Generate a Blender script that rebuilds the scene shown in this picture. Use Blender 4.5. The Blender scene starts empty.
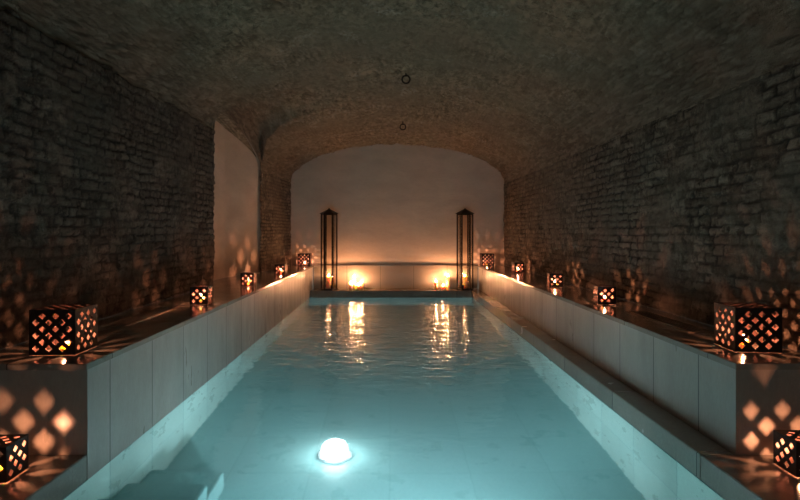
import bpy, bmesh, math, random
import numpy as np
from mathutils import Vector
PI = math.pi
C = bpy.context.scene
COL = C.collection
random.seed(4)

# ------------------------------------------------------------------ helpers
def link(name, me, parent=None, mat=None, loc=None, rotz=0):
    o = bpy.data.objects.new(name, me)
    COL.objects.link(o)
    if mat is not None and not me.materials:
        me.materials.append(mat)
    if parent is not None: o.parent = parent
    if loc is not None: o.location = loc
    o.rotation_euler = (0, 0, rotz)
    return o

def tag(o, label, cat, group=None):
    o['label'] = label; o['category'] = cat
    if group: o['group'] = group
    return o

def struct(o):
    o['kind'] = 'structure'
    return o

def empty(name, loc, label, cat, group=None, rotz=0):
    o = bpy.data.objects.new(name, None)
    COL.objects.link(o)
    o.empty_display_size = .05
    o.location = loc; o.rotation_euler = (0, 0, rotz)
    return tag(o, label, cat, group)

def copy_tree(o, parent=None):
    c = o.copy(); COL.objects.link(c); c.parent = parent
    for ch in list(o.children):
        copy_tree(ch, c)
    return c

def mesh_of(bm, name='mesh', smooth=False):
    me = bpy.data.meshes.new(name)
    bmesh.ops.recalc_face_normals(bm, faces=bm.faces)
    bm.to_mesh(me); bm.free()
    if smooth:
        for p in me.polygons: p.use_smooth = True
    return me

def add_box(bm, x0, x1, y0, y1, z0, z1, bevel=0.0):
    t = bmesh.new()
    v = [t.verts.new((x, y, z)) for x in (x0, x1) for y in (y0, y1) for z in (z0, z1)]
    for f in ((0, 1, 3, 2), (4, 6, 7, 5), (0, 4, 5, 1), (2, 3, 7, 6), (0, 2, 6, 4), (1, 5, 7, 3)):
        t.faces.new([v[i] for i in f])
    if bevel > 0:
        bmesh.ops.bevel(t, geom=t.edges[:], offset=bevel, segments=2, affect='EDGES')
    m = bpy.data.meshes.new('t'); t.to_mesh(m); t.free()
    bm.from_mesh(m); bpy.data.meshes.remove(m)

def add_prism(bm, pts, z0, z1, bevel=0.0):
    t = bmesh.new()
    lo = [t.verts.new((x, y, z0)) for x, y in pts]
    hi = [t.verts.new((x, y, z1)) for x, y in pts]
    n = len(pts)
    t.faces.new(lo[::-1]); t.faces.new(hi)
    for i in range(n):
        t.faces.new((lo[i], lo[(i+1) % n], hi[(i+1) % n], hi[i]))
    if bevel > 0:
        bmesh.ops.bevel(t, geom=[e for e in t.edges], offset=bevel, segments=2, affect='EDGES')
    m = bpy.data.meshes.new('t'); t.to_mesh(m); t.free()
    bm.from_mesh(m); bpy.data.meshes.remove(m)

def add_lathe(bm, prof, n=20, wob=0, cx=0, cy=0, phase=0.0):
    """prof = [(radius, z)...] closed onto the axis at both ends when radius is 0"""
    rings = []
    for (r, z) in prof:
        if r < 1e-6:
            rings.append([bm.verts.new((cx, cy, z))])
        else:
            rings.append([bm.verts.new((cx + r*math.cos(phase + 2*PI*k/n)*(1+wob*math.sin(3*k+z*40)),
                                        cy + r*math.sin(phase + 2*PI*k/n)*(1+wob*math.sin(3*k+z*40)), z)) for k in range(n)])
    for a, b in zip(rings, rings[1:]):
        if len(a) == 1 and len(b) == 1: continue
        for k in range(n):
            if len(a) == 1: bm.faces.new((a[0], b[(k+1) % n], b[k]))
            elif len(b) == 1: bm.faces.new((a[k], a[(k+1) % n], b[0]))
            else: bm.faces.new((a[k], a[(k+1) % n], b[(k+1) % n], b[k]))

def grid_mesh(P, closed=False, attrs=None, name='grid', smooth=True):
    """P: (nu,nv,3) array -> mesh, attrs: dict name->(nu,nv)"""
    nu, nv = P.shape[:2]
    idx = np.arange(nu*nv).reshape(nu, nv)
    q = np.stack([idx[:-1, :-1], idx[1:, :-1], idx[1:, 1:], idx[:-1, 1:]], -1).reshape(-1, 4)
    me = bpy.data.meshes.new(name)
    me.vertices.add(nu*nv)
    me.vertices.foreach_set('co', P.reshape(-1).astype(np.float32))
    me.loops.add(len(q)*4)
    me.loops.foreach_set('vertex_index', q.reshape(-1).astype(np.int32))
    me.polygons.add(len(q))
    me.polygons.foreach_set('loop_start', (np.arange(len(q))*4).astype(np.int32))
    me.polygons.foreach_set('loop_total', np.full(len(q), 4, np.int32))
    me.update(calc_edges=True); me.validate()
    me.polygons.foreach_set('use_smooth', np.full(len(me.polygons), smooth))
    for k, a in (attrs or {}).items():
        at = me.attributes.new(k, 'FLOAT', 'POINT')
        at.data.foreach_set('value', a.reshape(-1).astype(np.float32))
    return me

# ---- numpy noise
def h2(i, j, s):
    v = np.sin(i*127.1 + j*311.7 + s*74.7)*43758.5453
    return v - np.floor(v)
def vnoise(x, y, s=0):
    xi, yi = np.floor(x), np.floor(y)
    fx, fy = x-xi, y-yi
    fx = fx*fx*(3-2*fx); fy = fy*fy*(3-2*fy)
    a, b = h2(xi, yi, s), h2(xi+1, yi, s)
    c, d = h2(xi, yi+1, s), h2(xi+1, yi+1, s)
    return (a*(1-fx)+b*fx)*(1-fy) + (c*(1-fx)+d*fx)*fy
def fbm(x, y, s=0, o=4):
    t = 0; a = .5
    for k in range(o):
        t = t + a*vnoise(x, y, s+k*7); x = x*2.03; y = y*2.03; a *= .5
    return t
def brick_field(u, v, bw, bh, seed, rough=1.0):
    """returns height (m, outward) mortar mask and per-brick tone"""
    uu = u + .05*(fbm(u*3, v*3, seed+1)-.5)*rough + .02*(vnoise(u*14, v*20, seed+41)-.5)
    vv = v + bh*.6*(fbm(u*.6, v*.8, seed+2)-.5)*rough + bh*.30*(vnoise(u*6, v*9, seed+3)-.5)*rough + bh*.32*(vnoise(u*24, v*24, seed+5)-.5)*rough
    r = np.floor(vv/bh)
    fv = vv/bh - r
    off = h2(r, 0*r, seed)*1.0 + (r % 2)*.5
    wsc = 1 + .25*(h2(r, 0*r+5, seed)-.5)
    ub = uu/(bw*wsc) + off
    ci = np.floor(ub); fu = ub-ci
    # half bricks here and there
    half = h2(ci, r, seed+9) < .3
    ci2 = np.where(half, ci*2 + (fu > .5), ci*2)
    fu2 = np.where(half, (fu*2) % 1, fu)
    wloc = np.where(half, bw*.5, bw)
    du = np.minimum(fu2, 1-fu2)*wloc
    dv = np.minimum(fv, 1-fv)*bh
    jit = .004 + .006*fbm(u*25, v*25, seed+4)
    d = np.minimum(du, dv)
    m = np.clip(1-(d-jit*.6)/(jit*1.2), 0, 1)
    m = m*m*(3-2*m)
    m = m*np.clip(fbm(u*5, v*6, seed+44)*2.6-.35, .12, 1)
    tone = h2(ci2, r, seed+11)
    worn = np.clip((fbm(u*1.6, v*1.6, seed+20)-.40)*5, 0, 1)   # patches of smeared mortar
    m = m*(1-.55*worn)
    depth = (tone-.5)*.018
    ero = (h2(ci2+3, r+1, seed+30) < .07)*.02               # missing faces
    H = depth*.6*(1-m) - .011*m - ero*.8*(1-m) + .030*(fbm(u*4, v*5, seed+6)-.5) + .024*(fbm(u*24, v*24, seed+8, 3)-.5) + .010*(vnoise(u*50, v*50, seed+18)-.5)
    return H*rough, m, tone

# ------------------------------------------------------------------ materials
def newmat(name):
    m = bpy.data.materials.new(name); m.use_nodes = True
    nt = m.node_tree; nt.nodes.clear()
    out = nt.nodes.new('ShaderNodeOutputMaterial')
    return m, nt, out
def N(nt, t, **kw):
    n = nt.nodes.new(t)
    for k, v in kw.items():
        if k in n.inputs: n.inputs[k].default_value = v
        else: setattr(n, k, v)
    return n
def L(nt, a, b): nt.links.new(a, b)
def rgb(c): return (c[0], c[1], c[2], 1)
def mixc(nt, fac, a, b, mode='MIX'):
    n = nt.nodes.new('ShaderNodeMix'); n.data_type = 'RGBA'; n.blend_type = mode
    for sock, val in ((n.inputs[0], fac), (n.inputs[6], a), (n.inputs[7], b)):
        if isinstance(val, bpy.types.NodeSocket): nt.links.new(val, sock)
        elif isinstance(val, (int, float)): sock.default_value = val
        else: sock.default_value = rgb(val)
    return n.outputs[2]
def ramp(nt, src, p0, p1, c0=(0, 0, 0), c1=(1, 1, 1)):
    r = nt.nodes.new('ShaderNodeValToRGB')
    r.color_ramp.elements[0].position = p0; r.color_ramp.elements[1].position = p1
    r.color_ramp.elements[0].color = rgb(c0); r.color_ramp.elements[1].color = rgb(c1)
    nt.links.new(src, r.inputs[0])
    return r.outputs[0]
def coords(nt, scale=(1, 1, 1), rot=(0, 0, 0), loc=(0, 0, 0)):
    t = nt.nodes.new('ShaderNodeTexCoord'); mp = nt.nodes.new('ShaderNodeMapping')
    mp.inputs['Scale'].default_value = scale; mp.inputs['Rotation'].default_value = rot; mp.inputs['Location'].default_value = loc
    nt.links.new(t.outputs['Object'], mp.inputs['Vector'])
    return mp.outputs[0]
def noise(nt, vec, scale, detail=4, rough=.55, dist=0.0):
    n = nt.nodes.new('ShaderNodeTexNoise')
    n.inputs['Scale'].default_value = scale; n.inputs['Detail'].default_value = detail
    n.inputs['Roughness'].default_value = rough; n.inputs['Distortion'].default_value = dist
    nt.links.new(vec, n.inputs['Vector'])
    return n.outputs['Fac']

def brick_mat(name, c_lo, c_hi, c_mortar, c_pale=None, stretch=(1, 1, 1), bump=.5, low=None):
    m, nt, out = newmat(name)
    p = N(nt, 'ShaderNodeBsdfPrincipled'); p.inputs['Roughness'].default_value = .85
    at = N(nt, 'ShaderNodeAttribute', attribute_name='tone'); am = N(nt, 'ShaderNodeAttribute', attribute_name='mortar')
    v = coords(nt, stretch)
    base = mixc(nt, at.outputs['Fac'], c_lo, c_hi)
    n1 = noise(nt, v, 13, 7, .78)
    base = mixc(nt, ramp(nt, n1, .46, .62), base, tuple(x*.42 for x in c_lo))
    n5 = noise(nt, v, 21, 6, .8)
    base = mixc(nt, ramp(nt, n5, .54, .70, (0, 0, 0), (.7, .7, .7)), base, tuple(min(.9, x*1.45) for x in c_hi))
    n2 = noise(nt, v, 1.1, 4, .6)
    base = mixc(nt, ramp(nt, n2, .4, .72), base, tuple(x*.6 for x in c_hi))
    if c_pale is not None:
        n3 = noise(nt, v, 2.3, 6, .65)
        n4 = noise(nt, v, 30, 3, .6)
        k = N(nt, 'ShaderNodeMath', operation='MULTIPLY')
        L(nt, ramp(nt, n3, .58, .7), k.inputs[0]); L(nt, ramp(nt, n4, .4, .6), k.inputs[1])
        base = mixc(nt, k.outputs[0], base, c_pale)
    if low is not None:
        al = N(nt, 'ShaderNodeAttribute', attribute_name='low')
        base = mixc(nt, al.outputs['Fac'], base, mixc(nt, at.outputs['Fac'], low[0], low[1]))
    base = mixc(nt, am.outputs['Fac'], base, c_mortar)
    L(nt, base, p.inputs['Base Color'])
    nb = noise(nt, v, 38, 6, .75)
    nb2 = noise(nt, v, 120, 3, .7)
    ad = N(nt, 'ShaderNodeMath', operation='ADD'); L(nt, nb, ad.inputs[0]); L(nt, nb2, ad.inputs[1])
    b = N(nt, 'ShaderNodeBump'); b.inputs['Strength'].default_value = bump; b.inputs['Distance'].default_value = .035
    L(nt, ad.outputs[0], b.inputs['Height']); L(nt, b.outputs[0], p.inputs['Normal'])
    L(nt, p.outputs[0], out.inputs[0])
    return m

def stone_mat(name, c0, c1, tile=(.51, 10.0), phase=(0, 0), plane='yz', rough=.28, joint=(.05, .05, .05), vein=(.36, .34, .30), jw=.004, joints=True, stretch=(1, 1, 1), tonevar=.12):
    m, nt, out = newmat(name)
    p = N(nt, 'ShaderNodeBsdfPrincipled')
    v = coords(nt, stretch)
    n1 = noise(nt, v, 2.2, 5, .6, .8)
    base = mixc(nt, ramp(nt, n1, .2, .8), c0, c1)
    vv = coords(nt, (1.2, 2.5, 1.2), (.4, .9, .3))
    n2 = noise(nt, vv, 1.6, 6, .62, 1.6)
    # thin veins = where noise is near .5
    s = N(nt, 'ShaderNodeMath', operation='SUBTRACT'); s.inputs[1].default_value = .5; L(nt, n2, s.inputs[0])
    a = N(nt, 'ShaderNodeMath', operation='ABSOLUTE'); L(nt, s.outputs[0], a.inputs[0])
    vm = ramp(nt, a.outputs[0], 0.0, .014, (.35, .35, .35), (0, 0, 0))
    base = mixc(nt, vm, base, vein)
    nf = noise(nt, v, 60, 4, .7)
    base = mixc(nt, ramp(nt, nf, .3, .8, (0, 0, 0), (.35, .35, .35)), base, tuple(x*.6 for x in c0))
    hgt = nf
    if joints:
        t = N(nt, 'ShaderNodeTexCoord'); sx = N(nt, 'ShaderNodeSeparateXYZ'); L(nt, t.outputs['Object'], sx.inputs[0])
        cx = N(nt, 'ShaderNodeCombineXYZ')
        ax = {'x': 0, 'y': 1, 'z': 2}
        for k in range(2):
            ad = N(nt, 'ShaderNodeMath', operation='ADD'); ad.inputs[1].default_value = 100*tile[k] - phase[k]
            L(nt, sx.outputs[ax[plane[k]]], ad.inputs[0]); L(nt, ad.outputs[0], cx.inputs[k])
        bt = N(nt, 'ShaderNodeTexBrick'); bt.offset = 0.0; bt.squash = 1.0
        bt.inputs['Scale'].default_value = 1; bt.inputs['Brick Width'].default_value = tile[0]; bt.inputs['Row Height'].default_value = tile[1]
        bt.inputs['Mortar Size'].default_value = jw; bt.inputs['Mortar Smooth'].default_value = .1; bt.inputs['Bias'].default_value = 0
        bt.inputs['Color1'].default_value = (1-tonevar,)*3+(1,); bt.inputs['Color2'].default_value = (1+tonevar,)*3+(1,); bt.inputs['Mortar'].default_value = (.5, .5, .5, 1)
        L(nt, cx.outputs[0], bt.inputs['Vector'])
        base = mixc(nt, 1.0, base, bt.outputs['Color'], 'MULTIPLY')
        base = mixc(nt, bt.outputs['Fac'], base, joint)
    L(nt, base, p.inputs['Base Color'])
    rr = ramp(nt, noise(nt, v, 5, 4, .6), .3, .75, (rough*.6,)*3, (min(1, rough*1.5),)*3)
    L(nt, rr, p.inputs['Roughness'])
    b = N(nt, 'ShaderNodeBump'); b.inputs['Strength'].default_value = .12; b.inputs['Distance'].default_value = .004
    L(nt, hgt, b.inputs['Height']); L(nt, b.outputs[0], p.inputs['Normal'])
    L(nt, p.outputs[0], out.inputs[0])
    return m

def plain_mat(name, col, rough=.5, metal=0, bump=0, bscale=40, c2=None, sss=0):
    m, nt, out = newmat(name)
    p = N(nt, 'ShaderNodeBsdfPrincipled'); p.inputs['Roughness'].default_value = rough; p.inputs['Metallic'].default_value = metal
    v = coords(nt)
    n = noise(nt, v, bscale, 5, .65)
    L(nt, mixc(nt, ramp(nt, n, .3, .7), col, c2 or tuple(x*.7 for x in col)), p.inputs['Base Color'])
    if bump:
        b = N(nt, 'ShaderNodeBump'); b.inputs['Strength'].default_value = bump; b.inputs['Distance'].default_value = .01
        L(nt, n, b.inputs['Height']); L(nt, b.outputs[0], p.inputs['Normal'])
    if sss:
        p.inputs['Subsurface Weight'].default_value = 1.0
        p.inputs['Subsurface Radius'].default_value = (1.0, .45, .15)
        p.inputs['Subsurface Scale'].default_value = sss
    L(nt, p.outputs[0], out.inputs[0])
    return m

def emit_mat(name, col, strength):
    m, nt, out = newmat(name)
    e = N(nt, 'ShaderNodeEmission'); e.inputs[0].default_value = rgb(col); e.inputs[1].default_value = strength
    L(nt, e.outputs[0], out.inputs[0])
    return m

def plaster_mat(name, c0, c1):
    m, nt, out = newmat(name)
    p = N(nt, 'ShaderNodeBsdfPrincipled'); p.inputs['Roughness'].default_value = .8
    v = coords(nt, (1, 1, 2.6))
    base = mixc(nt, ramp(nt, noise(nt, v, 1.5, 6, .6, .5), .35, .7), c0, c1)
    base = mixc(nt, ramp(nt, noise(nt, v, 14, 4, .7), .5, .8, (0, 0, 0), (.3,)*3), base, tuple(x*.7 for x in c0))
    L(nt, base, p.inputs['Base Color'])
    b = N(nt, 'ShaderNodeBump'); b.inputs['Strength'].default_value = .35; b.inputs['Distance'].default_value = .015
    L(nt, noise(nt, v, 5, 7, .62), b.inputs['Height']); L(nt, b.outputs[0], p.inputs['Normal'])
    L(nt, p.outputs[0], out.inputs[0])
    return m

M = {}
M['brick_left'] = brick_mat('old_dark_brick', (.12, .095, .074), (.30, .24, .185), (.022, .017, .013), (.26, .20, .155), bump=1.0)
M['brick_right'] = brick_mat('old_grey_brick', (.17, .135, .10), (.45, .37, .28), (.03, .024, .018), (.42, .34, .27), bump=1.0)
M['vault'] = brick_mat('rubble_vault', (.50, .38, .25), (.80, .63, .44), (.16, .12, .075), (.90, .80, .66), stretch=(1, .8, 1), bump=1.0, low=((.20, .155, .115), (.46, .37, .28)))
M['plaster'] = plaster_mat('lime_plaster', (.70, .57, .46), (.82, .69, .57))
M['stone_L'] = stone_mat('bench_stone_left', (.30, .28, .25), (.43, .405, .365), phase=(2.875, 5), plane='yz', stretch=(1, 1.5, .5), rough=.42)
M['stone_R'] = stone_mat('bench_stone_right', (.30, .28, .25), (.43, .405, .365), phase=(2.983, 5), plane='yz', stretch=(1, 1.5, .5), rough=.42)
M['slab'] = stone_mat('slab_stone', (.24, .22, .19), (.34, .31, .27), tile=(3, 1.02), phase=(1.2, 2.875), plane='xy', rough=.13, jw=.003)
M['ledge'] = stone_mat('ledge_stone', (.24, .21, .18), (.31, .28, .24), tile=(3, 1.02), phase=(1.2, 2.69), plane='xy', rough=.2, jw=.003)
M['clad'] = stone_mat('back_cladding', (.28, .24, .195), (.36, .31, .25), tile=(.62, 5), phase=(-1.42, 3), plane='xz', rough=.4)
M['tile_pool'] = stone_mat('pool_tile', (.50, .66, .62), (.58, .72, .67), tile=(.51, .44), phase=(2.875, -.88), plane='yz', rough=.35, joint=(.2, .38, .38), vein=(.6, .74, .7), jw=.003)
M['tile_floor'] = stone_mat('pool_floor_tile', (.28, .48, .48), (.33, .53, .53), tile=(.51, .51), phase=(0, 0), plane='xy', rough=.35, joint=(.24, .42, .42), vein=(.34, .52, .55), jw=.004, tonevar=.04)
M['iron'] = plain_mat('dark_iron', (.022, .014, .010), .45, .6, .2, 60)
M['perf'] = plain_mat('dark_bronze_sheet', (.030, .016, .012), .5, .3, .25, 80, (.02, .012, .009))
M['perf_in'] = plain_mat('bare_copper_inside', (.13, .062, .052), .55, .1, .2, 80, (.09, .045, .038))
M['steel'] = plain_mat('brushed_grille_metal', (.62, .58, .52), .25, .8, .1, 90)
M['void'] = plain_mat('drain_dark', (.01, .01, .01), .9)
M['wax'] = plain_mat('cream_wax', (.93, .70, .42), .5, 0, .05, 30, (.90, .66, .38), sss=.06)
M['wick'] = plain_mat('burnt_wick', (.02, .015, .01), .9)
M['flame'] = emit_mat('candle_flame', (1.0, .37, .18), 3500)
M['flame_big'] = emit_mat('pillar_candle_flame', (1.0, .44, .20), 1250)
m, nt, out = newmat('pool_lamp_lens')
e = N(nt, 'ShaderNodeEmission'); e.inputs[0].default_value = (.85, .97, 1.0, 1); e.inputs[1].default_value = 9
t = N(nt, 'ShaderNodeBsdfTransparent'); ad = N(nt, 'ShaderNodeAddShader')
L(nt, e.outputs[0], ad.inputs[0]); L(nt, t.outputs[0], ad.inputs[1]); L(nt, ad.outputs[0], out.inputs[0])
M['lamp_lens'] = m
M['lamp_rim'] = plain_mat('pool_lamp_rim', (.5, .56, .58), .35, .1)
M['rose'] = plain_mat('rusty_iron', (.03, .022, .016), .7, .4, .3, 50)
# glass for the lanterns
m, nt, out = newmat('lantern_glass')
g = N(nt, 'ShaderNodeBsdfGlossy'); g.inputs['Roughness'].default_value = .02
t = N(nt, 'ShaderNodeBsdfTransparent'); t.inputs[0].default_value = (.97, .97, .96, 1)
f = N(nt, 'ShaderNodeLayerWeight'); f.inputs[0].default_value = .12
mx = N(nt, 'ShaderNodeMixShader'); L(nt, f.outputs['Facing'], mx.inputs[0]); L(nt, t.outputs[0], mx.inputs[1]); L(nt, g.outputs[0], mx.inputs[2]); L(nt, mx.outputs[0], out.inputs[0])
M['glass'] = m
# water: real refraction at the surface
m, nt, out = newmat('pool_water')
g = N(nt, 'ShaderNodeBsdfGlass'); g.inputs['IOR'].default_value = 1.33; g.inputs['Roughness'].default_value = .085
g.inputs['Color'].default_value = (.90, .98, .97, 1)
v1 = coords(nt, (1.0, 1.6, 1), (0, 0, .25))
n1 = noise(nt, v1, 5.5, 3, .5, .4)
v2 = coords(nt, (1.0, 1.2, 1), (0, 0, -.6))
n2 = noise(nt, v2, 1.7, 2, .5, .3)
k = N(nt, 'ShaderNodeMath', operation='MULTIPLY_ADD'); k.inputs[1].default_value = 1.2; L(nt, n2, k.inputs[0]); L(nt, n1, k.inputs[2])
b = N(nt, 'ShaderNodeBump'); b.inputs['Strength'].default_value = .5; b.inputs['Distance'].default_value = .012
tc = N(nt, 'ShaderNodeTexCoord'); sp = N(nt, 'ShaderNodeSeparateXYZ'); L(nt, tc.outputs['Object'], sp.inputs[0])
mr = N(nt, 'ShaderNodeMapRange'); mr.interpolation_type = 'SMOOTHSTEP'
mr.inputs[1].default_value = 3.4; mr.inputs[2].default_value = 5.6; mr.inputs[3].default_value = .30; mr.inputs[4].default_value = 2.2
L(nt, sp.outputs[1], mr.inputs[0])
kk = N(nt, 'ShaderNodeMath', operation='MULTIPLY'); L(nt, k.outputs[0], kk.inputs[0]); L(nt, mr.outputs[0], kk.inputs[1])
L(nt, kk.outputs[0], b.inputs['Height']); L(nt, b.outputs[0], g.inputs['Normal'])
L(nt, g.outputs[0], out.inputs[0])
M['water'] = m

# ------------------------------------------------------------------ room numbers (metres, water surface at z = 0)
BEN = .558; LED = .125
XL, XR = -1.437, 1.4725           # pool sides
XBR = 1.643                      # right bench face
YB, YLED, YN = 10.45, 10.05, 1.5  # back wall, back ledge front, near pool end
YEND = 2.66                      # near end of both benches
XWL, XWR = -2.05, 2.12
FLOORZ = -.88

def lerp(a, b, t): return a+(b-a)*t
def sstep(t): t = np.clip(t, 0, 1); return t*t*(3-2*t)

# ---- ceiling (vault)
def vault_params(y):
    xl = np.interp(y, [-2, 6.5, 8.68, YB], [-2.09, -2.07, -1.99, -1.84])
    zl = np.interp(y, [-2, 6.5, 6.7, 8.68, YB], [2.34, 2.34, 2.30, 2.12, 2.10])
    za = np.interp(y, [-2, 5, YB], [3.06, 3.02, 2.80])
    return xl, zl, za
def make_vault():
    ys = np.arange(-1.2, YB+.031, .028)
    th = np.linspace(0, 1, 300)*PI
    Y, T = np.meshgrid(ys, th, indexing='ij')
    xl, zl, za = vault_params(Y)
    x0 = .12; zr = 2.06
    left = T < PI/2
    X = np.where(left, x0-(x0-xl)*np.cos(T), x0-(XWR+.01-x0)*np.cos(T))
    Z = np.where(left, zl+(za-zl)*np.sin(T), zr+(za-zr)*np.sin(T))
    # lunette over the niche on the left
    yn = np.interp(X, [-2.1, -1.75, -1.45, -1.1, -.7], [6.52, 6.52, 6.70, 6.92, 7.30])
    yf = np.interp(X, [-2.1, -1.95, -1.75, -1.5, -1.2, -.9, -.7], [8.72, 8.6, 8.1, 7.82, 7.66, 7.56, 7.45])
    B = .36*np.clip((-.7-X)/1.35, 0, 1)**.75
    u = np.clip((Y-yn)/np.maximum(yf-yn, .01), 0, 1)
    uu = u**.62
    S = np.clip(4*uu*(1-uu), 0, 1)**.45
    Z = Z+B*S
    arc = T*1.55
    wy = Y+.10*(fbm(Y*2, arc*2, 51)-.5)+.05*(vnoise(Y*11, arc*11, 52)-.5); wa = arc+.10*(fbm(Y*2.2, arc*2.2, 53)-.5)+.04*(vnoise(Y*13, arc*13, 54)-.5)
    H, mo, to = brick_field(wy, wa, .15, .045, 31, 1.1)
    H = H*1.2 + .040*(fbm(Y*18, arc*18, 99, 3)-.5)
    H = H + .05*(fbm(Y*1.4, arc*1.4, 77)-.5)
    tt = np.minimum(T, PI-T)
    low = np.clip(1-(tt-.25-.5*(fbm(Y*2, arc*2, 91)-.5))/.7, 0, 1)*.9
    # normals pointing inwards (down)
    nx = -np.cos(T)*-1; nz = -np.sin(T)
    edge = np.clip(np.minimum(T, PI-T)/.15, 0, 1)
    X = X + (-(np.where(left, -1, 1))*np.abs(np.cos(T)))*H*edge
    Z = Z + nz*H*edge
    P = np.stack([X, Y, Z], -1)
    return grid_mesh(P, attrs={'mortar': mo*.7*np.clip(fbm(Y*3, arc*3, 61)*2-.3, 0, 1), 'tone': to, 'low': low}, name='vault'), ys
me, ys_v = make_vault()
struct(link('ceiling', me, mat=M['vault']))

# ---- brick walls following a path in plan
def wall_path(path, z0, ztop, bw, bh, seed, mat, name, du=.02, dv=.0125, rough=1.0, raggy=0.0):
    path = [np.array(p, float) for p in path]
    seg = [np.linalg.norm(b-a) for a, b in zip(path, path[1:])]
    tot = sum(seg); n = int(tot/du)+1
    us = np.linspace(0, tot, n)
    cum = np.concatenate([[0], np.cumsum(seg)])
    px = np.interp(us, cum, [p[0] for p in path]); py = np.interp(us, cum, [p[1] for p in path])
    # smoothed normals (left of the direction of travel)
    dx = np.gradient(px, us); dy = np.gradient(py, us)
    l = np.hypot(dx, dy); nx, ny = dy/l, -dx/l
    zt = np.array([ztop(x, y) for x, y in zip(px, py)])
    nv = int((zt.max()-z0)/dv)+1
    V = np.linspace(0, 1, nv)
    Uu, Vv = np.meshgrid(us, V, indexing='ij')
    top = zt[:, None] + raggy*(vnoise(us[:, None]*7, us[:, None]*0, seed)-.3)
    Z = z0 + Vv*(top-z0)
    H, mo, to = brick_field(Uu, Z, bw, bh, seed, rough)
    X = px[:, None]+nx[:, None]*H; Yy = py[:, None]+ny[:, None]*H
    P = np.stack([X, Yy, Z], -1)
    if raggy:
        # close the top back to the vault
        P = np.concatenate([P, P[:, -1:, :] - np.stack([nx[:, None]*.10, ny[:, None]*.10, np.full((len(us), 1), -.02)], -1)], 1)
        mo = np.concatenate([mo, mo[:, -1:]], 1); to = np.concatenate([to, to[:, -1:]], 1)
    me = grid_mesh(P, attrs={'mortar': mo, 'tone': to}, name=name)
    return struct(link(name, me, mat=mat))

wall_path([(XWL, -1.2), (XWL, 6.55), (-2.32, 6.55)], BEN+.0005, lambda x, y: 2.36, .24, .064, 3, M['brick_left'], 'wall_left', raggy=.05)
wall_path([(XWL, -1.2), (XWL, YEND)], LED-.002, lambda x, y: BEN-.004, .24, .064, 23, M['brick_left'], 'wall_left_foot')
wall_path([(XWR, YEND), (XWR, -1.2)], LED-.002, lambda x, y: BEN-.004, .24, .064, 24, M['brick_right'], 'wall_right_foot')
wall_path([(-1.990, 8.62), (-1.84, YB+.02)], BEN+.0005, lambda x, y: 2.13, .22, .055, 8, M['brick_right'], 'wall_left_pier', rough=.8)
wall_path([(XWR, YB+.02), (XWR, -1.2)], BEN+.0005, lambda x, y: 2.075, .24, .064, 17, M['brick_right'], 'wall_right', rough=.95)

# ---- plaster niche: recess behind the left wall
def plaster_strip(path, z0, z1, name):
    path = [np.array(p, float) for p in path]
    seg = [np.linalg.norm(b-a) for a, b in zip(path, path[1:])]
    tot = sum(seg); us = np.linspace(0, tot, int(tot/.04)+2)
    cum = np.concatenate([[0], np.cumsum(seg)])
    px = np.interp(us, cum, [p[0] for p in path]); py = np.interp(us, cum, [p[1] for p in path])
    dx = np.gradient(px, us); dy = np.gradient(py, us); l = np.hypot(dx, dy)
    zs = np.linspace(z0, z1, int((z1-z0)/.04)+2)
    Uu, Z = np.meshgrid(us, zs, indexing='ij')
    H = .02*(fbm(Uu*2.5, Z*2.5, 5)-.5)
    P = np.stack([px[:, None]+(dy/l)[:, None]*H, py[:, None]+(-dx/l)[:, None]*H, Z], -1)
    return struct(link(name, grid_mesh(P, name=name), mat=M['plaster']))
plaster_strip([(-2.27, 6.50), (-2.24, 7.6), (-2.03, 8.60), (-1.985, 8.76)], BEN+.0005, 2.95, 'wall_niche')
plaster_strip([(-2.30, YB-.010), (2.30, YB-.010)], BEN-.04, 3.0, 'wall_back')

# ---- niche soffit: joins vault edge to the plaster
ysn = np.arange(6.50, 8.76, .03); xs = np.linspace(-2.34, -2.04, 14)
Yg, Xg = np.meshgrid(ysn, xs, indexing='ij')
_, zl, _ = vault_params(Yg)
uu = np.clip((Yg-6.52)/2.2, 0, 1)**.62
Zg = zl + .36*np.clip(4*uu*(1-uu), 0, 1)**.45
H, mo, to = brick_field(Yg, Xg+3, .17, .042, 12, .5)
struct(link('ceiling_niche', grid_mesh(np.stack([Xg, Yg, Zg-.3*H+.012], -1), attrs={'mortar': mo, 'tone': to}), mat=M['vault']))

# ---- floor deck at the near end and pool basin
bm = bmesh.new()
add_box(bm, XL+.003, XR-.003, -1.2, YN, -.3, LED-.003)
struct(link('floor', mesh_of(bm), mat=M['ledge']))

bm = bmesh.new()
def quad(bm, pts): bm.faces.new([bm.verts.new(p) for p in pts])
add_box(bm, XL-.12, XL, YN-.12, YLED+.12, FLOORZ-.1, -.002)
add_box(bm, XR, XR+.12, YN-.12, YLED+.12, FLOORZ-.1, -.002)
struct(link('wall_pool_side', mesh_of(bm), mat=M['tile_pool']))
bm = bmesh.new()
add_box(bm, XL, XR, YN-.12, YN, FLOORZ-.1, -.31)
add_box(bm, XL, XR, YLED, YLED+.12, FLOORZ-.1, -.002)
struct(link('wall_pool_end', mesh_of(bm), mat=stone_mat('pool_tile_end', (.50, .66, .62), (.58, .72, .67), tile=(.51, .44), phase=(0, -.88), plane='xz', rough=.35, joint=(.2, .38, .38), vein=(.5, .68, .66), jw=.005)))
bm = bmesh.new()
add_box(bm, XL, XR, YN, YLED, FLOORZ-.1, FLOORZ)
struct(link('floor_pool', mesh_of(bm), mat=M['tile_floor']))
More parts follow.
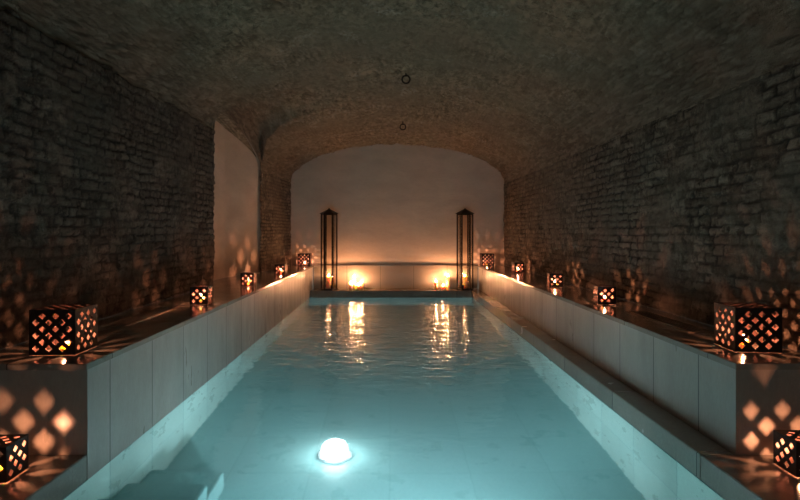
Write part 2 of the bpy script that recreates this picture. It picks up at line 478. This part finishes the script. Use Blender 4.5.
# underwater steps along the left wall
bm = bmesh.new()
for (ye, z) in ((2.42, -.15), (2.75, -.32), (3.06, -.49), (3.37, -.66)):
    zl_ = FLOORZ if True else 0
    add_box(bm, XL+.001, -1.0, YN+.001 if z == -.15 else ye-.33, ye, FLOORZ+.001, z, .006)
tag(link('pool_steps', mesh_of(bm), mat=M['tile_floor']), 'pale turquoise stone steps going down under the water at the near left', 'steps')
# water
bm = bmesh.new(); quad(bm, [(XL, YN, 0), (XR, YN, 0), (XR, YLED, 0), (XL, YLED, 0)])
w = link('pool_water', mesh_of(bm), mat=M['water']); w['kind'] = 'structure'

# ------------------------------------------------------------------ stone benches and ledges
def bench(pts, slab_pts, label, mat):
    r = empty('stone_bench', (0, 0, 0), label, 'bench')
    bm = bmesh.new(); add_prism(bm, pts, .0, BEN-.03)
    link('bench_body', mesh_of(bm), r, mat)
    bm = bmesh.new(); add_prism(bm, slab_pts, BEN-.03, BEN, .003)
    link('bench_top', mesh_of(bm), r, M['slab'])
    return r
bench([(XL, YEND), (XL, YB-.03), (-2.32, YB-.03), (-2.32, YEND)],
      [(XL+.012, YEND-.03), (XL+.012, YB-.025), (-2.34, YB-.025), (-2.34, YEND-.03)],
      'long grey stone bench running along the left side of the pool', M['stone_L'])
bench([(XBR, YB-.03), (XBR, YEND), (2.20, YEND), (2.20, YB-.03)],
      [(XBR-.012, YB-.025), (XBR-.012, YEND-.02), (2.22, YEND-.02), (2.22, YB-.025)],
      'long grey stone bench behind the narrow ledge on the right side of the pool', M['stone_R'])
def slab_obj(name, pts, z0, z1, label, cat, mat):
    bm = bmesh.new(); add_prism(bm, pts, z0, z1, .004)
    return tag(link(name, mesh_of(bm), mat=mat), label, cat)
slab_obj('stone_step', [(XL, -1.2), (XL, YEND-.003), (-2.14, YEND-.003), (-2.14, -1.2)], 0, LED-.003, 'low wet stone step at the near end of the left bench', 'step', M['ledge'])
slab_obj('stone_step', [(XR, -1.2), (2.20, -1.2), (2.20, YEND-.003), (XR, YEND-.003)], 0, LED-.003, 'wide wet stone step in front of the right bench at lower right', 'step', M['ledge'])
slab_obj('stone_ledge', [(XR, YEND-.002), (XBR-.003, YEND-.002), (XBR-.003, YB-.03), (XR, YB-.03)], 0, LED-.003, 'long narrow stone ledge between the pool and the right bench', 'ledge', M['ledge'])
slab_obj('stone_ledge', [(XL+.003, YLED), (XR-.003, YLED), (XR-.003, YB-.03), (XL+.003, YB-.03)], 0, LED, 'low stone ledge across the far end of the pool under the candles', 'ledge', M['ledge'])
bm = bmesh.new(); add_box(bm, XL+.014, XBR-.014, YB-.050, YB-.032, LED+.0005, BEN, .002)
tag(link('stone_cladding', mesh_of(bm), mat=M['clad']), 'pale stone cladding strip on the foot of the far plaster wall', 'cladding')

# linear grilles set in the bench tops
def grille(x0, x1, y0, y1, label):
    r = empty('floor_grille', ((x0+x1)/2, (y0+y1)/2, BEN), label, 'grille', None)
    w, l = (x1-x0)/2, (y1-y0)/2
    bm = bmesh.new()
    add_box(bm, -w, -w+.012, -l, l, 0.0005, .006); add_box(bm, w-.012, w, -l, l, .0005, .006)
    add_box(bm, -w+.012, w-.012, -l, -l+.012, .0005, .006); add_box(bm, -w+.012, w-.012, l-.012, l, .0005, .006)
    link('grille_frame', mesh_of(bm), r, M['steel'])
    bm = bmesh.new()
    n = 5
    for k in range(n):
        xx = -w+.012 + (2*w-.024)*(k+.5)/n
        add_box(bm, xx-.006, xx+.006, -l+.012, l-.012, .0005, .004)
    link('grille_bars', mesh_of(bm), r, M['steel'])
    bm = bmesh.new(); add_box(bm, -w+.012, w-.012, -l+.012, l-.012, .0002, .0012)
    link('drain_channel', mesh_of(bm), r, M['void'])
grille(-1.90, -1.74, 3.72, 4.58, 'long narrow metal grille set flush in the left bench top')
grille(1.84, 2.00, 3.45, 4.35, 'long narrow metal grille set flush in the right bench top')

# ------------------------------------------------------------------ flames and candles
def flame_mesh(h, r, mat, name):
    bm = bmesh.new()
    add_lathe(bm, [(0, 0), (r*.8, h*.14), (r, h*.32), (r*.62, h*.62), (0, h)], 8)
    me = mesh_of(bm, name, True); me.materials.append(mat); return me
FL_S = flame_mesh(.026, .0055, M['flame'], 'flame_small')
FL_B = flame_mesh(.045, .010, M['flame_big'], 'flame_big')

def candle_mesh(r, h):
    bm = bmesh.new()
    add_lathe(bm, [(0, 0), (r, 0), (r, h*.5), (r, h-.006), (r*.93, h), (r*.82, h-.002), (r*.6, h-.012), (0, h-.014)], 28, .012)
    me = mesh_of(bm, 'wax', True); me.materials.append(M['wax']); return me
def wick_mesh(z0, z1):
    bm = bmesh.new(); add_lathe(bm, [(0, z0), (.0014, z0), (.0012, z1), (0, z1)], 6)
    me = mesh_of(bm, 'wick'); me.materials.append(M['wick']); return me

def candle(loc, r, h, flame, label, group=None, name='pillar_candle'):
    o = empty(name, loc, label, 'candle', group)
    link('wax_body', candle_mesh(r, h), o)
    link('wick', wick_mesh(h-.014, h+.004), o)
    link('flame', flame, o, loc=(0, 0, h-.008))
    return o

# ------------------------------------------------------------------ perforated lantern boxes
def perf_panel(W, n, r, th=.0015):
    """n x n squares, diamond holes on alternating interior lattice points"""
    s = W/n; bm = bmesh.new(); vd = {}
    def V(x, y):
        k = (round(x*1e5), round(y*1e5))
        if k not in vd: vd[k] = bm.verts.new((x, y, 0))
        return vd[k]
    def hole(i, j): return 0 < i < n and 0 < j < n and (i+j) % 2 == 0
    c = r*s
    for i in range(n):
        for j in range(n):
            x0, y0, x1, y1 = i*s, j*s, (i+1)*s, (j+1)*s
            pts = []
            for (ii, jj, x, y, a, b) in ((i, j, x0, y0, (0, 1), (1, 0)), (i+1, j, x1, y0, (-1, 0), (0, 1)), (i+1, j+1, x1, y1, (0, -1), (-1, 0)), (i, j+1, x0, y1, (1, 0), (0, -1))):
                if hole(ii, jj):
                    pts += [(x+a[0]*c, y+a[1]*c), (x+b[0]*c, y+b[1]*c)]
                else: pts.append((x, y))
            # shared vertices on square sides where the neighbour's hole does not cut are the same points
            bm.faces.new([V(*p) for p in pts])
    bmesh.ops.translate(bm, verts=bm.verts[:], vec=(-W/2, -W/2, 0))
    bmesh.ops.solidify(bm, geom=bm.faces[:], thickness=th)
    return bm

def skin(me, ax, sg):
    me.materials.append(M['perf']); me.materials.append(M['perf_in'])
    for p in me.polygons:
        if p.normal[ax]*sg < -.5: p.material_index = 1
def box_parts(W, n, r):
    """side panel standing in xz-plane at y=-W/2, and top panel"""
    from mathutils import Matrix
    bm = perf_panel(W, n, r)
    bmesh.ops.rotate(bm, verts=bm.verts[:], matrix=Matrix.Rotation(PI/2, 3, 'X'))
    bmesh.ops.translate(bm, verts=bm.verts[:], vec=(0, -W/2, W/2))
    side = mesh_of(bm, 'side_panel'); skin(side, 1, -1)
    bm = perf_panel(W-.004, n, r)
    bmesh.ops.translate(bm, verts=bm.verts[:], vec=(0, 0, W-.001))
    top = mesh_of(bm, 'top_panel'); skin(top, 2, 1)
    return side, top
PB = {'big': (box_parts(.228, 7, .54), .228), 'small': (box_parts(.150, 5, .56), .150)}
PROTO = {}
def lantern_box(kind, loc, rotz, label, clabel, coff=(0, 0), ch=.05, cr=.022):
    (side, top), W = PB[kind]
    if kind not in PROTO:
        r = empty('lantern_box', (0, 0, 0), 'x', 'lantern')
        for k in range(4): link('side_panel', side, r, rotz=k*PI/2)
        link('top_panel', top, r)
        c = empty('tealight_candle', (0, 0, 0), 'x', 'candle')
        link('wax_body', candle_mesh(cr, ch), c)
        link('wick', wick_mesh(ch-.014, ch+.004), c)
        link('flame', FL_S, c, loc=(0, 0, ch+.001))
        PROTO[kind] = (r, c)
    else:
        r, c = copy_tree(PROTO[kind][0]), copy_tree(PROTO[kind][1])
    r.location = loc; r.rotation_euler = (0, 0, rotz)
    r['label'] = label; r['group'] = 'perforated lantern boxes on the stone around the pool'
    c.location = (loc[0]+coff[0], loc[1]+coff[1], loc[2]+.0005)
    c['label'] = clabel; c['group'] = 'candles inside the perforated lantern boxes'
bz, lz = BEN+.0015, LED+.0015
PFX = 'dark perforated lantern box '
spec = [
 ('big', (-1.700, 2.925, bz), .035, 'large '+PFX+'on the near end of the left bench', 'lit candle inside the large lantern box at the near end of the left bench', (.02, -.03)),
 ('small', (-1.63, 4.84, bz), .05, 'small '+PFX+'on the left bench beside the end of the metal grille', 'lit candle inside the small lantern box beside the left grille', (0, 0)),
 ('small', (-1.63, 6.45, bz), .03, 'small '+PFX+'on the left bench where the plaster niche starts', 'lit candle inside the small lantern box at the brick corner by the niche', (0, 0)),
 ('small', (-1.585, 8.14, bz), -.05, 'small '+PFX+'on the left bench before the brick pier', 'lit candle inside the small lantern box before the brick pier', (0, 0)),
 ('big', (-1.555, 10.20, bz), .0, 'large '+PFX+'at the far end of the left bench', 'lit candle inside the large lantern box at the far end of the left bench', (0, 0)),
 ('big', (1.765, 10.20, bz), .0, 'large '+PFX+'at the far end of the right bench', 'lit candle inside the large lantern box at the far end of the right bench', (0, 0)),
 ('small', (1.95, 8.54, bz), .1, 'small '+PFX+'second from the far end on the right bench', 'lit candle inside the second lantern box from the far end of the right bench', (0, 0)),
 ('small', (1.88, 6.38, bz), -.12, 'small '+PFX+'midway along the right bench, third from the far end', 'lit candle inside the third lantern box from the far end of the right bench', (0, 0)),
 ('small', (1.86, 4.86, bz), -.08, 'small '+PFX+'on the right bench, nearest of its small ones', 'lit candle inside the nearest small lantern box on the right bench', (0, 0)),
 ('big', (1.905, 2.990, bz), -.10, 'large '+PFX+'on the near end of the right bench', 'lit candle inside the large lantern box at the near end of the right bench', (-.03, -.02)),
 ('small', (-1.685, 2.42, lz), .03, 'small '+PFX+'on the low step at the lower left corner', 'lit candle inside the lantern box on the low step at lower left', (0, 0)),
 ('small', (1.82, 2.475, lz), -.03, 'small '+PFX+'on the wide step at the lower right corner', 'lit candle inside the lantern box on the wide step at lower right', (0, 0)),
]
for s_ in spec: lantern_box(s_[0], s_[1], s_[2], s_[3], s_[4], s_[5])

# ------------------------------------------------------------------ tall hexagonal lanterns
HEX = [(math.cos(k*PI/3), math.sin(k*PI/3)) for k in range(6)]
def tall_lantern(loc, rotz, label, clabel, tlabel, toff):
    r = empty('tall_lantern', loc, label, 'lantern', 'tall lanterns on the far ledge', rotz)
    R, H = .148, 1.375
    bm = bmesh.new(); add_prism(bm, [(x*(R+.008), y*(R+.008)) for x, y in HEX], 0, .022, .002)
    link('base', mesh_of(bm), r, M['iron'])
    for x, y in HEX:
        bm = bmesh.new(); cx, cy = x*(R-.006), y*(R-.006)
        add_box(bm, -.011, .011, -.011, .011, .022, H, .0015)
        link('post', mesh_of(bm), r, M['iron'], (cx, cy, 0), math.atan2(y, x))
    for k in range(6):
        a, b = HEX[k], HEX[(k+1) % 6]
        q = [(a[0]*(R-.008), a[1]*(R-.008)), (b[0]*(R-.008), b[1]*(R-.008)), (b[0]*(R-.011), b[1]*(R-.011)), (a[0]*(R-.011), a[1]*(R-.011))]
        bm = bmesh.new(); add_prism(bm, [(lerp(q[0][0], q[1][0], .07), lerp(q[0][1], q[1][1], .07)), (lerp(q[0][0], q[1][0], .93), lerp(q[0][1], q[1][1], .93)),
                                         (lerp(q[3][0], q[2][0], .93), lerp(q[3][1], q[2][1], .93)), (lerp(q[3][0], q[2][0], .07), lerp(q[3][1], q[2][1], .07))], .024, H-.004)
        link('glass_pane', mesh_of(bm), r, M['glass'])
    bm = bmesh.new()
    out_ = [(x*(R+.004), y*(R+.004)) for x, y in HEX]; inn = [(x*(R-.018), y*(R-.018)) for x, y in HEX]
    for k in range(6):
        k2 = (k+1) % 6
        add_prism(bm, [out_[k], out_[k2], inn[k2], inn[k]], H-.012, H+.008)
    link('top_rail', mesh_of(bm), r, M['iron'])
    bm = bmesh.new()
    ro = R+.024
    lo = [bm.verts.new((x*ro, y*ro, H+.008)) for x, y in HEX]
    hi = [bm.verts.new((x*ro, y*ro, H+.016)) for x, y in HEX]
    tp = [bm.verts.new((x*.012, y*.012, H+.098)) for x, y in HEX]
    bm.faces.new(lo[::-1]); bm.faces.new(tp)
    for k in range(6):
        k2 = (k+1) % 6
        bm.faces.new((lo[k], lo[k2], hi[k2], hi[k])); bm.faces.new((hi[k], hi[k2], tp[k2], tp[k]))
    rf = link('roof', mesh_of(bm), r, M['iron'])
    bm = bmesh.new(); add_lathe(bm, [(0, 0), (.010, 0), (.013, .008), (.007, .016), (0, .020)], 12)
    link('finial', mesh_of(bm, smooth=True), rf, M['iron'], (0, 0, H+.0985))
    candle((loc[0]-.005, loc[1]-.0, loc[2]+.0225), .048, .225, FL_B, clabel, 'candles inside the tall lanterns')
    o = empty('candle_cup', (loc[0]+toff[0], loc[1]+toff[1], loc[2]+.0225), tlabel, 'candle cup', 'dark cups inside the tall lanterns')
    bm = bmesh.new(); add_lathe(bm, [(0, 0), (.026, 0), (.032, .03), (.032, .062), (.028, .062), (.026, .03), (0, .02)], 20)
    link('cup', mesh_of(bm, smooth=True), o, M['iron'])
YT = 10.22
tall_lantern((-1.112, YT, LED+.0015), 0, 'tall dark metal lantern with pointed roof on the left of the far ledge', 'lit pillar candle inside the left tall lantern',
             'small dark unlit cup inside the left tall lantern', (.062, -.05))
tall_lantern((1.378-.01, YT, LED+.0015), 0, 'tall dark metal lantern with pointed roof on the right of the far ledge', 'lit pillar candle inside the right tall lantern',
             'small dark unlit cup inside the right tall lantern', (-.062, -.06))
# free-standing pillar candles: (x px based place on the ledge)
cz = LED+.001
for (x, y, r, h, lab) in (
    (-.715, 10.20, .034, .115, 'short lit pillar candle, left one of the left-hand candle trio'),
    (-.655, 10.28, .034, .225, 'tallest lit pillar candle at the back of the left-hand trio'),
    (-.575, 10.18, .036, .085, 'lowest lit pillar candle, right one of the left-hand candle trio'),
    (-.520, 10.27, .034, .125, 'short lit pillar candle close to the wall at the right end of the left-hand cluster'),
    (.838, 10.20, .036, .145, 'medium lit pillar candle, left one of the right-hand candle trio'),
    (.965, 10.17, .038, .075, 'lowest lit pillar candle in the front of the right-hand trio'),
    (1.060, 10.30, .040, .240, 'tall lit pillar candle at the back of the right-hand trio')):
    candle((x, y, cz), r, h, FL_B, lab, 'pillar candles on the far ledge')

# ------------------------------------------------------------------ iron rings in the vault
def torus_bm(R, r, n=32, m=8):
    bm = bmesh.new(); vs = []
    for i in range(n):
        a = 2*PI*i/n
        vs.append([bm.verts.new(((R+r*math.cos(2*PI*j/m))*math.cos(a), r*math.sin(2*PI*j/m), (R+r*math.cos(2*PI*j/m))*math.sin(a))) for j in range(m)])
    for i in range(n):
        for j in range(m):
            bm.faces.new((vs[i][j], vs[(i+1) % n][j], vs[(i+1) % n][(j+1) % m], vs[i][(j+1) % m]))
    return bm
for (x, y, z, R, lab) in ((.18, 6.3, 2.895, .044, 'larger iron ring hanging from the crown of the vault, nearer one'),
                          (.20, 8.7, 2.81, .044, 'iron ring hanging from the crown of the vault, nearer the far wall')):
    o = empty('iron_ring', (x, y, z+R), lab, 'ring', 'iron rings under the vault')
    rg = link('ring', mesh_of(torus_bm(R, .009), smooth=True), o, M['rose'], (0, 0, -R))
    bm = bmesh.new(); add_lathe(bm, [(0, -.012), (.009, -.012), (.009, .03), (.02, .034), (.02, .09), (0, .09)], 12)
    link('hook', mesh_of(bm, smooth=True), o, M['rose'])

# ------------------------------------------------------------------ underwater lamps
def pool_lamp(loc, rot, power, label, lens_r=.085, spot=False, col=(.66, .90, 1.0)):
    o = empty('pool_lamp', loc, label, 'lamp')
    o.rotation_euler = rot
    bm = bmesh.new(); add_lathe(bm, [(0, 0), (lens_r+.03, 0), (lens_r+.03, .02), (lens_r+.004, .028), (lens_r+.004, .02), (0, .02)], 32)
    link('housing', mesh_of(bm, smooth=False), o, M['lamp_rim'])
    bm = bmesh.new(); add_lathe(bm, [(lens_r, .021), (lens_r, .13), (lens_r*.88, .185), (lens_r*.5, .225), (0, .235)], 28)
    link('lens', mesh_of(bm, smooth=True), o, M['lamp_lens'])
    ld = bpy.data.lights.new('lamp_light', 'SPOT'); ld.shadow_soft_size = 0;
    ld.spot_size = math.radians(100 if spot else 172); ld.spot_blend = 1.0 if spot else .35
    ld.energy = power; ld.color = col
    ld.cycles.use_multiple_importance_sampling = False
    lo = bpy.data.objects.new('lamp_light', ld); COL.objects.link(lo); lo.parent = o; lo.location = (0, 0, .20 if spot else .13)
    lo.rotation_euler = (PI, 0, 0)
    return o
pool_lamp((-.374, 3.80, FLOORZ+.001), (0, 0, 0), 12, 'round glowing white underwater lamp on the pool floor near the steps')
pool_lamp((.1, YN+.001, -.42), (-PI/2, 0, 0), 430, 'unseen round underwater lamp added in the near end wall to brighten the pool', spot=True)  # added lamp, out of view, to brighten the far part of the pool

# ------------------------------------------------------------------ world, camera, colour
w = bpy.data.worlds.new('World'); C.world = w; w.use_nodes = True
bg = w.node_tree.nodes['Background']; bg.inputs[0].default_value = (.72, .68, .58, 1); bg.inputs[1].default_value = .21
cd = bpy.data.cameras.new('Camera'); cam = bpy.data.objects.new('Camera', cd); COL.objects.link(cam)
cam.location = (0, 0, 1.178); cam.rotation_euler = (PI/2, 0, 0)
cd.sensor_width = 36; cd.lens = 560/800*36
cd.shift_x = 10/800; cd.shift_y = -18/800
cd.clip_start = .05
C.camera = cam
C.view_settings.view_transform = 'Standard'; C.view_settings.look = 'None'
C.view_settings.exposure = 0; C.view_settings.gamma = 1
C.view_settings.use_curve_mapping = False
